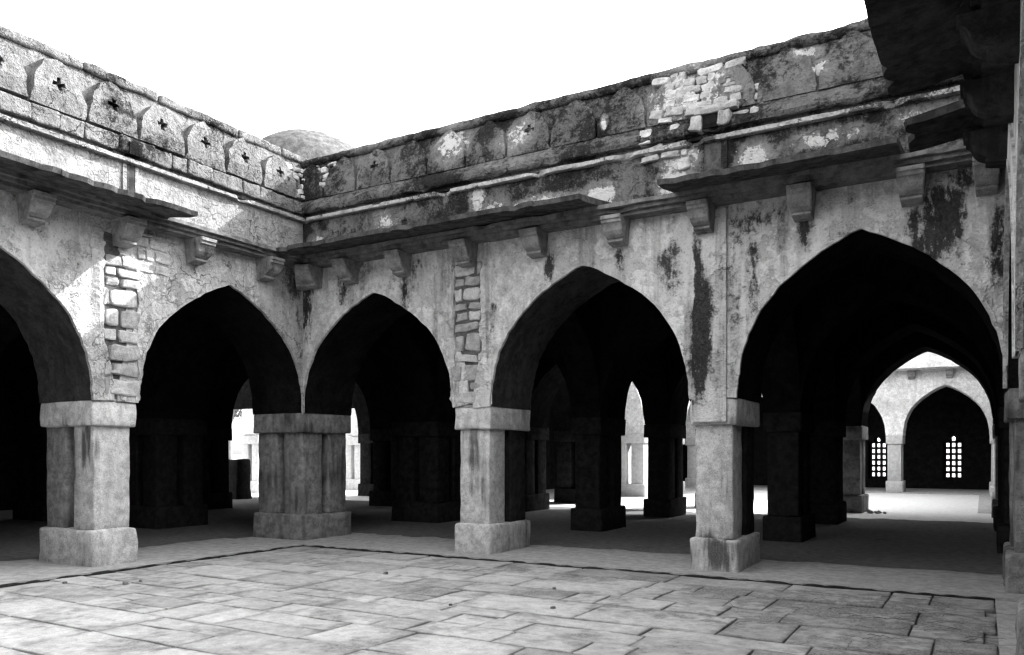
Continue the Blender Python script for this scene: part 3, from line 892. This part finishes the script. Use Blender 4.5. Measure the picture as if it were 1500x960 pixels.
# ---- right arcade (seen edge-on beside the camera) and the one behind the camera
right = empty('right_arcade', (L + .55, -L / 2, 0))
tag(right, 'shaded arcade seen edge-on at the right with a dark eave hanging overhead', 'arcade')
_, arcs = arch_wall(FC, 0, L + 1.1, 0, -TH, ZS, 4.3, OPEN_A, M['wall_back'], right, soffit=M['reveal'], seed=3)
bands(FC, arcs, right, M['wall_back'])
for k, (a0, a1) in enumerate(((2.832, 3.408), (6.11, 6.69))):
    pr = empty('pier', (L + .55, -(a0 + a1) / 2, 0), right)
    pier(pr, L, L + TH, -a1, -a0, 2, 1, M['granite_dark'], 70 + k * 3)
pr = empty('corner_pier', (L + .55, -L - .55, 0), right)
pier(pr, L, L + TH, -L - TH, -L, 2, 2, M['granite'], 78, seg=False)
cornice(FC, right, -.3, L + .3, 23, M['eave_shaded'])
eave(FC, right, 2.0, L, 25, z_out=4.245, mat=M['eave_shaded'])
eave(FC, right, .62, 1.35, 27, z_out=4.24, p=.8, mat=M['eave_shaded'])
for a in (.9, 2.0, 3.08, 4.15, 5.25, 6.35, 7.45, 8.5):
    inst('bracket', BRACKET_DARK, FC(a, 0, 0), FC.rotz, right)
upper_wall(FC, right, -.9, L + .9, 81, M['frieze_back'], M['moulding_back'], M['fillet_back'], M['parapet_back'])
for k in range(14):
    inst('merlon', MER_B[k % 4], FC(.51 + .664 * k, -.03, 5.235), FC.rotz, right)

near = empty('near_arcade', (L / 2, -L - .55, 0))
tag(near, 'arcade closing the court behind the viewpoint', 'arcade')
_, arcs = arch_wall(FD, -1.1, L + 1.1, 0, -TH, ZS, 4.3, OPEN_B, M['wall_left'], near, soffit=M['reveal'], seed=4)
for k, (x0, x1) in enumerate(((2.827, 3.411), (6.135, 6.671))):
    pr = empty('pier', ((x0 + x1) / 2, -L - .55, 0), near)
    pier(pr, x0, x1, -L - TH, -L, 1, 2, M['granite'], 80 + k * 3, seg=False)
cornice(FD, near, .6, L - .6, 33)
eave(FD, near, .8, 8.2, 35)
upper_wall(FD, near, -.9, L + .9, 91, M['frieze_left'], M['parapet_left'], M['frieze_left'], M['parapet_left'])

# ================================================================== HALLS BEHIND THE ARCADES
ROWS = [(3.55, 4.65), (7.05, 8.15), (10.6, 11.7)]
XC = [(-8.15, -7.05), (-4.65, -3.55), (-TH, 0.0), (2.87, 3.41), (6.16, 6.69), (L, L + TH)]
hall = empty('hall_vaults', (L / 2, 6, 0))
tag(hall, 'dark vaulted hall roof carried on pointed arches behind the back arcade', 'vault')
def gaps(iv, lo=None, hi=None):
    return [(iv[i][1], iv[i + 1][0]) for i in range(len(iv) - 1)]
for r_i, (y0, y1) in enumerate(ROWS):
    fr = Frame(lambda a, o, z, y0=y0: (a, y0 - o, z), 0)
    last = r_i == 2
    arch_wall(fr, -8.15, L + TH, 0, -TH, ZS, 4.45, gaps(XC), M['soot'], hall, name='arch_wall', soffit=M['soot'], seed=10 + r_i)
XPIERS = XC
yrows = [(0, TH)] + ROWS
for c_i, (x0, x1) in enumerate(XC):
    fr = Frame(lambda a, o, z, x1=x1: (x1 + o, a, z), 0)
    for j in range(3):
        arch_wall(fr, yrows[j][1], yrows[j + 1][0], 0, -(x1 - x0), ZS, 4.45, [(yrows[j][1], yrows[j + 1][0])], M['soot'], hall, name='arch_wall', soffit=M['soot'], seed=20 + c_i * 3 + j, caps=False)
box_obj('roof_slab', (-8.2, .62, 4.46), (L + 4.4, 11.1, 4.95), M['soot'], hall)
# hall piers, each a thing
HP = {
 (3, 0): 'dark square pier standing just inside the middle arch, nearest of its row',
 (3, 1): 'dark square pier silhouetted against the sunlit floor, second inside the middle arch',
 (3, 2): 'square pier at the sunlit end of the row behind the middle arch',
 (4, 0): 'dark square pier just inside the right-hand arch, nearest of its row',
 (4, 1): 'dark square pier second of the row inside the right-hand arch',
 (4, 2): 'square pier with a sunlit edge beside the far court opening',
 (2, 0): 'dark bunched pier in the hall behind the corner of the court',
 (2, 1): 'slender-looking pier with a lit edge at the left of the middle arch',
 (2, 2): 'dark bunched pier in front of the far court, left in the middle arch',
 (5, 0): 'dark pier at the right edge of the right-hand arch, nearest of three',
 (5, 1): 'dark pier at the right edge of the right-hand arch, second of three',
 (5, 2): 'pier at the right edge of the far court opening',
 (0, 0): 'dark hall pier farthest left behind the left arcade',
 (0, 1): 'dark hall pier beyond the corner pier, one row deeper',
 (0, 2): 'dark hall pier at the edge of the unroofed corner',
 (1, 0): 'dark hall pier diagonally behind the corner pier',
 (1, 1): 'dark hall pier behind the first back arch, second row',
 (1, 2): 'dark hall pier behind the first back arch, last row',
}
for (ci, ri), lab in HP.items():
    x0, x1 = XC[ci]; y0, y1 = ROWS[ri]
    t = empty('hall_pier', ((x0 + x1) / 2, (y0 + y1) / 2, 0))
    tag(t, lab, 'pier', 'square piers inside the dark hall')
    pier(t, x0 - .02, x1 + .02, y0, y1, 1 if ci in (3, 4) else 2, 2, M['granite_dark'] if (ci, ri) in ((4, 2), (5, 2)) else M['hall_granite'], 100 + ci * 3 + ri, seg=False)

# hall behind the left arcade: rows of arches, closed at the back
lh = empty('left_hall_vaults', (-5, -5, 0))
tag(lh, 'black interior of the hall behind the left arcade', 'vault')
YL = [(-10.36, -9.26), (-6.69, -6.11), (-3.408, -2.832), (0, TH)]
for c_i, (x0, x1) in enumerate(XC[:2]):
    fr = Frame(lambda a, o, z, x1=x1: (x1 + o, a, z), 0)
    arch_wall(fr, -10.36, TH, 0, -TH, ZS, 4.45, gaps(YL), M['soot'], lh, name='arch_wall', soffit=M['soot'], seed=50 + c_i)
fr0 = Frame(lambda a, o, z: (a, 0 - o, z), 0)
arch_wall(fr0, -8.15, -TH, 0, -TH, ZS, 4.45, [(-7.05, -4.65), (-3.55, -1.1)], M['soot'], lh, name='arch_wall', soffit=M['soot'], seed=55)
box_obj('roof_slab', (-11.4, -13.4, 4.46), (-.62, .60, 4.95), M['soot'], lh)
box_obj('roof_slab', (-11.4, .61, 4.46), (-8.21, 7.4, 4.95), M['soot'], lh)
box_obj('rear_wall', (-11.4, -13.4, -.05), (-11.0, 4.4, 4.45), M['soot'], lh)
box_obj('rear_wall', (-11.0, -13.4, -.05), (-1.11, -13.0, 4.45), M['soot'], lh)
k = 0
LP = ['dark pier deep inside the left arch, first row', 'dark pier deep inside the left arch, second row', 'dark pier inside the near left hall, first row', 'dark pier inside the near left hall, second row',
      'dark pier in line with the corner pier, first behind it', 'dark pier in line with the corner pier, second behind it']
for (y0, y1) in (YL[2], YL[1], YL[3]):
    for (x0, x1) in (XC[1], XC[0]):
        t = empty('hall_pier', ((x0 + x1) / 2, (y0 + y1) / 2, 0))
        tag(t, LP[k], 'pier', 'square piers inside the dark hall')
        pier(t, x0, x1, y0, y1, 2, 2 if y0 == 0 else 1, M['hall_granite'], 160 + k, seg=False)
        k += 1

# halls to the right of and behind the court: plain roofs and outer walls that keep the light out
rh = empty('right_hall', (L + 2.5, 0, 0))
tag(rh, 'dark hall behind the right-hand arcade', 'vault')
box_obj('roof_slab', (L + .62, -13.4, 4.46), (L + 4.4, .60, 4.95), M['soot'], rh)
box_obj('rear_wall', (L + 4.0, -13.4, -.05), (L + 4.4, 27.0, 4.45), M['soot'], rh)
box_obj('roof_slab', (L + .62, 11.12, 4.46), (L + 4.4, 27.0, 4.95), M['soot'], rh)
nh = empty('near_hall', (L / 2, -12, 0))
tag(nh, 'dark hall behind the viewpoint', 'vault')
box_obj('roof_slab', (-.6, -13.4, 4.46), (L + .6, -L - .62, 4.95), M['soot'], nh)
box_obj('rear_wall', (-.6, -13.4, -.05), (L + 4.0, -13.0, 4.45), M['soot'], nh)

# roof dome above the corner bay
dm = empty('roof_dome', (-2.36, 2.5, 4.95))
tag(dm, 'low speckled dome on the roof behind the corner of the court', 'dome')
def lathe(name, prof, c, mat, parent, n=48, jit=.012, seed=0):
    v, f = [], []
    for (r_, z) in prof:
        for i in range(n):
            t = 2 * math.pi * i / n
            q = noise.noise(Vector((math.cos(t) * 3 + seed, math.sin(t) * 3, z * 3))) * jit
            v.append((c[0] + (r_ + q) * math.cos(t), c[1] + (r_ + q) * math.sin(t), z + q))
    m = len(prof)
    for j in range(m - 1):
        for i in range(n):
            k2 = (i + 1) % n
            f.append((j * n + i, j * n + k2, (j + 1) * n + k2, (j + 1) * n + i))
    f.append(tuple((m - 1) * n + i for i in range(n)))
    return mesh_obj(name, v, f, mat, parent, smooth=True)
lathe('drum', [(1.72, 4.94), (1.72, 5.7), (1.66, 5.76), (1.62, 5.9)], (-2.36, 2.5), M['dome'], dm)
lathe('shell', [(1.60 * math.cos(t) ** .9, 5.9 + 1.66 * math.sin(t)) for t in [R(90) * i / 22 for i in range(22)]] + [(.03, 7.565)], (-2.36, 2.5), M['dome'], dm)
lathe('finial_stump', [(.07, 7.53), (.08, 7.60), (.05, 7.64), (.03, 7.65)], (-2.36, 2.5), M['dome'], dm, 12)

# ================================================================== THE FAR COURT
YF = 21.85
FF = Frame(lambda a, o, z: (a, YF - o, z), 0)
FL2 = Frame(lambda a, o, z: (o, 11.7 + a, z), R(90))
FR2 = Frame(lambda a, o, z: (L - o, 11.7 + a, z), R(-90))
FN2 = Frame(lambda a, o, z: (a, 11.7 + o, z), R(180))
def simple_court_wall(name, label, fr, a0, a1, openings, base, seed, piers):
    t = empty(name, base)
    tag(t, label, 'arcade')
    arch_wall(fr, a0, a1, 0, -TH, ZS, 4.5, openings, M['whitewash'], t, soffit=M['whitewash'], seed=seed)
    strip(fr, [(-.9, 4.5), (0, 4.5), (0, 5.9), (-.9, 5.9)], a0, a1, M['whitewash'], t, 'parapet', .5, .01, seed)
    strip(fr, [(-.02, 4.22), (.6, 4.17), (.6, 4.23), (-.02, 4.30)], a0 + TH, a1 - TH, M['cornice'], t, 'eave_slab', .3, .02, seed + 1, bite=.2)
    strip(fr, [(-.02, 4.9), (.08, 4.9), (.08, 5.1), (-.02, 5.15)], a0 + TH, a1 - TH, M['whitewash'], t, 'moulding', .3, .01, seed + 2)
    n = int((a1 - a0 - 2 * TH) / 1.1)
    for i in range(1, n):
        inst('bracket', BRACKET, fr(a0 + TH + (a1 - a0 - 2 * TH) * i / n, 0, .05), fr.rotz, t)
    for (x0, x1, y0, y1, nx, ny) in piers:
        pr = empty('pier', ((x0 + x1) / 2, (y0 + y1) / 2, 0), t)
        pier(pr, x0, x1, y0, y1, nx, ny, M['court2_granite'], seed + x0 + y0, seg=False)
    return t
simple_court_wall('far_arcade', 'bright whitewashed arcade at the far side of the court beyond', FF, -TH, L + TH, [(0, 2.83), (3.41, 6.13), (6.67, L)], (L / 2, YF + .5, 0), 200,
                  [(2.83, 3.41, YF, YF + TH, 1, 2), (6.13, 6.67, YF, YF + TH, 1, 2), (-TH, 0, YF, YF + TH, 2, 2), (L, L + TH, YF, YF + TH, 2, 2)])
OP2 = [(0, 2.85), (3.4, 6.25), (6.8, YF - 11.7)]
simple_court_wall('far_court_side_arcade', 'pale side arcade of the far court glimpsed through the middle arch', FL2, 0.001, YF - 11.7 - .001, OP2, (-.5, 16.8, 0), 210,
                  [(-TH, 0, 14.55, 15.1, 2, 1), (-TH, 0, 17.95, 18.5, 2, 1)])
simple_court_wall('far_court_right_arcade', 'side arcade at the right of the far court, seen edge-on', FR2, 0.001, YF - 11.7 - .001, OP2, (L + .5, 16.8, 0), 220,
                  [(L, L + TH, 14.55, 15.1, 2, 1), (L, L + TH, 17.95, 18.5, 2, 1)])
# upper wall of the far court's near side
nw = empty('far_court_near_parapet', (L / 2, 11.2, 4.46))
tag(nw, 'parapet over the opening from the hall to the far court', 'parapet')
strip(FN2, [(-.55, 4.46), (0, 4.46), (0, 5.9), (-.55, 5.9)], -8.1, L + TH, M['whitewash'], nw, 'parapet', .5, .01, 231)

# aisle behind the far arcade and the outer wall with its pierced stone windows
JW = [(2.43, 3.09), (5.12, 5.80), (7.76, 8.44)]
YO = 25.68
ow = empty('outer_wall', (L / 2, YO + .4, 0))
tag(ow, 'dark outer wall with pierced stone lattice windows beyond the far court', 'wall')
xs = [-4.99] + [e for w_ in JW for e in w_] + [L + 4.4]
for i in range(0, len(xs), 2):
    box_obj('wall_panel', (xs[i], YO, -.05), (xs[i + 1], YO + .8, 4.45), M['soot'], ow)
for (x0, x1) in JW:
    box_obj('window_apron', (x0 + .001, YO + .001, -.05), (x1 - .001, YO + .799, .34), M['soot'], ow)
    v, f = [], []                      # wall over the window, with a small pointed head
    c_ = (x1 - x0) / 3
    pts = [(x0 + .001, 1.80), (x0 + c_, 1.80), (x0 + c_ + .01, 1.92), (x0 + 1.5 * c_, 2.02), (x1 - c_ - .01, 1.92), (x1 - c_, 1.80), (x1 - .001, 1.80)]
    for (a, z) in pts:
        v += [(a, YO + .001, z), (a, YO + .001, 4.449), (a, YO + .799, z), (a, YO + .799, 4.449)]
    for i in range(len(pts) - 1):
        b = 4 * i
        f += [(b, b + 4, b + 5, b + 1), (b + 2, b + 3, b + 7, b + 6), (b, b + 2, b + 6, b + 4)]
    mesh_obj('window_head', v, f, M['soot'], ow)
    win = empty('lattice_window', ((x0 + x1) / 2, YO + .6, .34), ow)
    w_ = x1 - x0
    bar = .095
    cell = (w_ - bar) / 3
    for i in range(4):
        xa = x0 + i * cell
        box_obj('upright_bar', (xa, YO + .55, .341), (xa + bar, YO + .68, 1.95 if i in (1, 2) else 1.80), M['soot'], win)
    for j in range(7):
        z = .345 + j * .234
        for i in range(3):
            xa = x0 + i * cell + bar
            box_obj('cross_bar', (xa, YO + .552, z), (xa + cell - bar, YO + .678, z + bar), M['soot'], win)
box_obj('roof_slab', (-5.4, YF + .95, 4.46), (L + .6, YO + .8, 4.95), M['soot'], ow)
box_obj('end_wall', (-5.4, 11.72, -.05), (-5.0, YO + .8, 4.45), M['soot'], ow)
box_obj('roof_slab', (-5.4, 11.72, 4.46), (-.92, YF + .94, 4.95), M['soot'], ow)

# ================================================================== THE UNROOFED CORNER BEHIND THE HALL
def ruin_pier(x, y, lab, seed, extra=1.3):
    t = empty('ruined_pier', (x, y, 0))
    tag(t, lab, 'pier', 'bright piers in the unroofed corner')
    pier(t, x - .45, x + .45, y - .45, y + .45, 2, 2, M['court2_granite'], seed, seg=False)
    block('arch_stump', (x - .42, y - .42, ZS + .005), (x + .42, y + .42, ZS + extra), M['whitewash'], t, (2, 2, 4), .08, .06, 2.0, seed)
ruin_pier(-13.0, 10.9, 'bright stone pier glimpsed just left of the corner pier', 240)
ruin_pier(-11.3, 14.3, 'bright stone pier glimpsed just right of the corner pier', 241, 2.2)
rw = block('ruined_wall', (-10.9, 7.2, -.05), (-9.8, 7.75, 1.18), M['hall_granite'], None, (4, 2, 4), .06, .05, 2.5, 5)
tag(rw, 'low dark broken wall stub glimpsed left of the corner pier', 'wall')

box_obj('lintel_wall', (-13.5, 8.3, 2.76), (-8.2, 8.7, 4.45), M['soot'], lh)
box_obj('lintel_wall', (-13.5, 11.0, 2.85), (-8.16, 11.4, 4.45), M['soot'], lh)

def tree(x, y, h, rad, lab, seed):
    t = empty('tree', (x, y, -.1)); tag(t, lab, 'tree')
    r = random.Random(seed)
    v, f = [], []
    def limb(p, q, r0, r1):
        d = (q - p).normalized(); u = d.orthogonal().normalized(); w = d.cross(u); b = len(v)
        for (c, rr) in ((p, r0), (q, r1)):
            for i in range(6):
                a = math.pi / 3 * i
                v.append(tuple(c + (u * math.cos(a) + w * math.sin(a)) * rr))
        for i in range(6):
            j = (i + 1) % 6; f.append((b + i, b + j, b + 6 + j, b + 6 + i))
    top = Vector((x, y, h * .45))
    limb(Vector((x, y, -.1)), top, .22, .14)
    tips = []
    for i in range(9):
        q = top + Vector((r.uniform(-1, 1) * rad * .7, r.uniform(-1, 1) * rad * .7, r.uniform(.15, .5) * h))
        limb(top, q, .09, .03); tips.append(q)
    mesh_obj('trunk', v, f, M['bark'], t)
    v, f = [], []
    for k in range(5200):
        c = r.choice(tips) + Vector((r.gauss(0, .45), r.gauss(0, .45), r.gauss(0, .4)))
        a = Vector((r.uniform(-1, 1), r.uniform(-1, 1), r.uniform(-1, 1))).normalized(); bvec = a.orthogonal().normalized()
        s = r.uniform(.06, .13); b = len(v)
        v += [tuple(c - a * s), tuple(c + bvec * s * .5), tuple(c + a * s), tuple(c - bvec * s * .5)]
        f.append((b, b + 1, b + 2, b + 3))
    mesh_obj('crown', v, f, M['leaf'], t, recalc=False)
tree(-27, 21.5, 6.5, 2.6, 'small leafy tree glimpsed through the hall beside the corner pier', 3)

# ================================================================== SMALL THINGS ON THE FLOOR
PEB = [stone_variants(M['granite_dark'], 'pebble', 3)][0]
def pix_floor(px, py, z=-.03):
    f_ = 1178.7; yaw = R(30.3225); r_ = (px - 750) / f_; v_ = (665 - py) / f_
    t_ = (z - 1.339) / v_
    return (9.063 + t_ * (r_ * math.cos(yaw) - math.sin(yaw)), -9.101 + t_ * (r_ * math.sin(yaw) + math.cos(yaw)))
for i, (px, py, s, lab) in enumerate((
    (95, 856, .04, 'small dark pebble on the paving before the left pier, by the step'), (184, 857, .05, 'dark pebble on the paving below the left pier, larger of a pair'), (206, 853, .035, 'dark pebble below the left pier, smaller of a pair'),
    (565, 842, .045, 'dark pebble alone on the paving before the first back arch'), (810, 893, .04, 'dark pebble on the paving before the middle arch, nearer of two'), (812, 864, .035, 'dark pebble on the paving before the middle arch, farther of two'),
    (660, 888, .03, 'tiny dark pebble at mid court'))):
    x, y = pix_floor(px, py)
    o = inst('pebble', PEB[i % 3], (x, y, -.03 + s * .35), i * 1.1, None, (s, s * .8, s * .7))
    tag(o, lab, 'pebble', 'loose pebbles on the paving')
for i, (dx, dy, s) in enumerate(((.12, -.1, .11), (.27, -.17, .08), (.3, .05, .07), (.42, -.06, .05))):
    o = inst('rubble_stone', STONE[i], (6.75 + dx, 10.75 + dy, s * .3), 0, None, (s * 1.3, s, s * .7), rot=(.3 * i, .4 - .2 * i, i))
    tag(o, ('largest', 'second largest', 'third largest', 'smallest')[i] + ' loose stone of the little heap beside the far court pier', 'stone', 'loose stones by the far pier')

r = random.Random(5)
v, f = [], []
def twig(p, ang, n, step, rad):
    pts = [Vector((p[0], p[1], -.018))]
    for i in range(n):
        ang += r.uniform(-.3, .3)
        pts.append(pts[-1] + Vector((math.cos(ang) * step, math.sin(ang) * step, 0)))
        pts[-1].z = -.018 + r.uniform(0, .014)
    for i, q in enumerate(pts):
        rr = rad * (1 - .6 * i / len(pts))
        d = (pts[min(i + 1, n)] - pts[max(i - 1, 0)]).normalized(); s = Vector((-d.y, d.x, 0))
        for (c, e) in ((1, 0), (0, 1), (-1, 0), (0, -1)):
            v.append(tuple(q + s * c * rr + Vector((0, 0, 1)) * e * rr))
    b = len(v) - 4 * len(pts)
    for i in range(len(pts) - 1):
        for k2 in range(4):
            j = (k2 + 1) % 4
            f.append((b + 4 * i + k2, b + 4 * i + j, b + 4 * i + 4 + j, b + 4 * i + 4 + k2))
for i in range(44):
    px, py = r.gauss(1300, 95), r.gauss(912, 26)
    if py < 872: continue
    x, y = pix_floor(px, py)
    if x > XE - .05: continue
    twig((x, y), r.gauss(.3, .9), r.randint(4, 12), r.uniform(.02, .05), r.uniform(.0012, .0026))
tw = mesh_obj('dry_twigs', v, f, M['twig'], None, recalc=False)
tag(tw, 'dry dark twigs scattered over the paving at the right', 'twigs', kind='stuff')
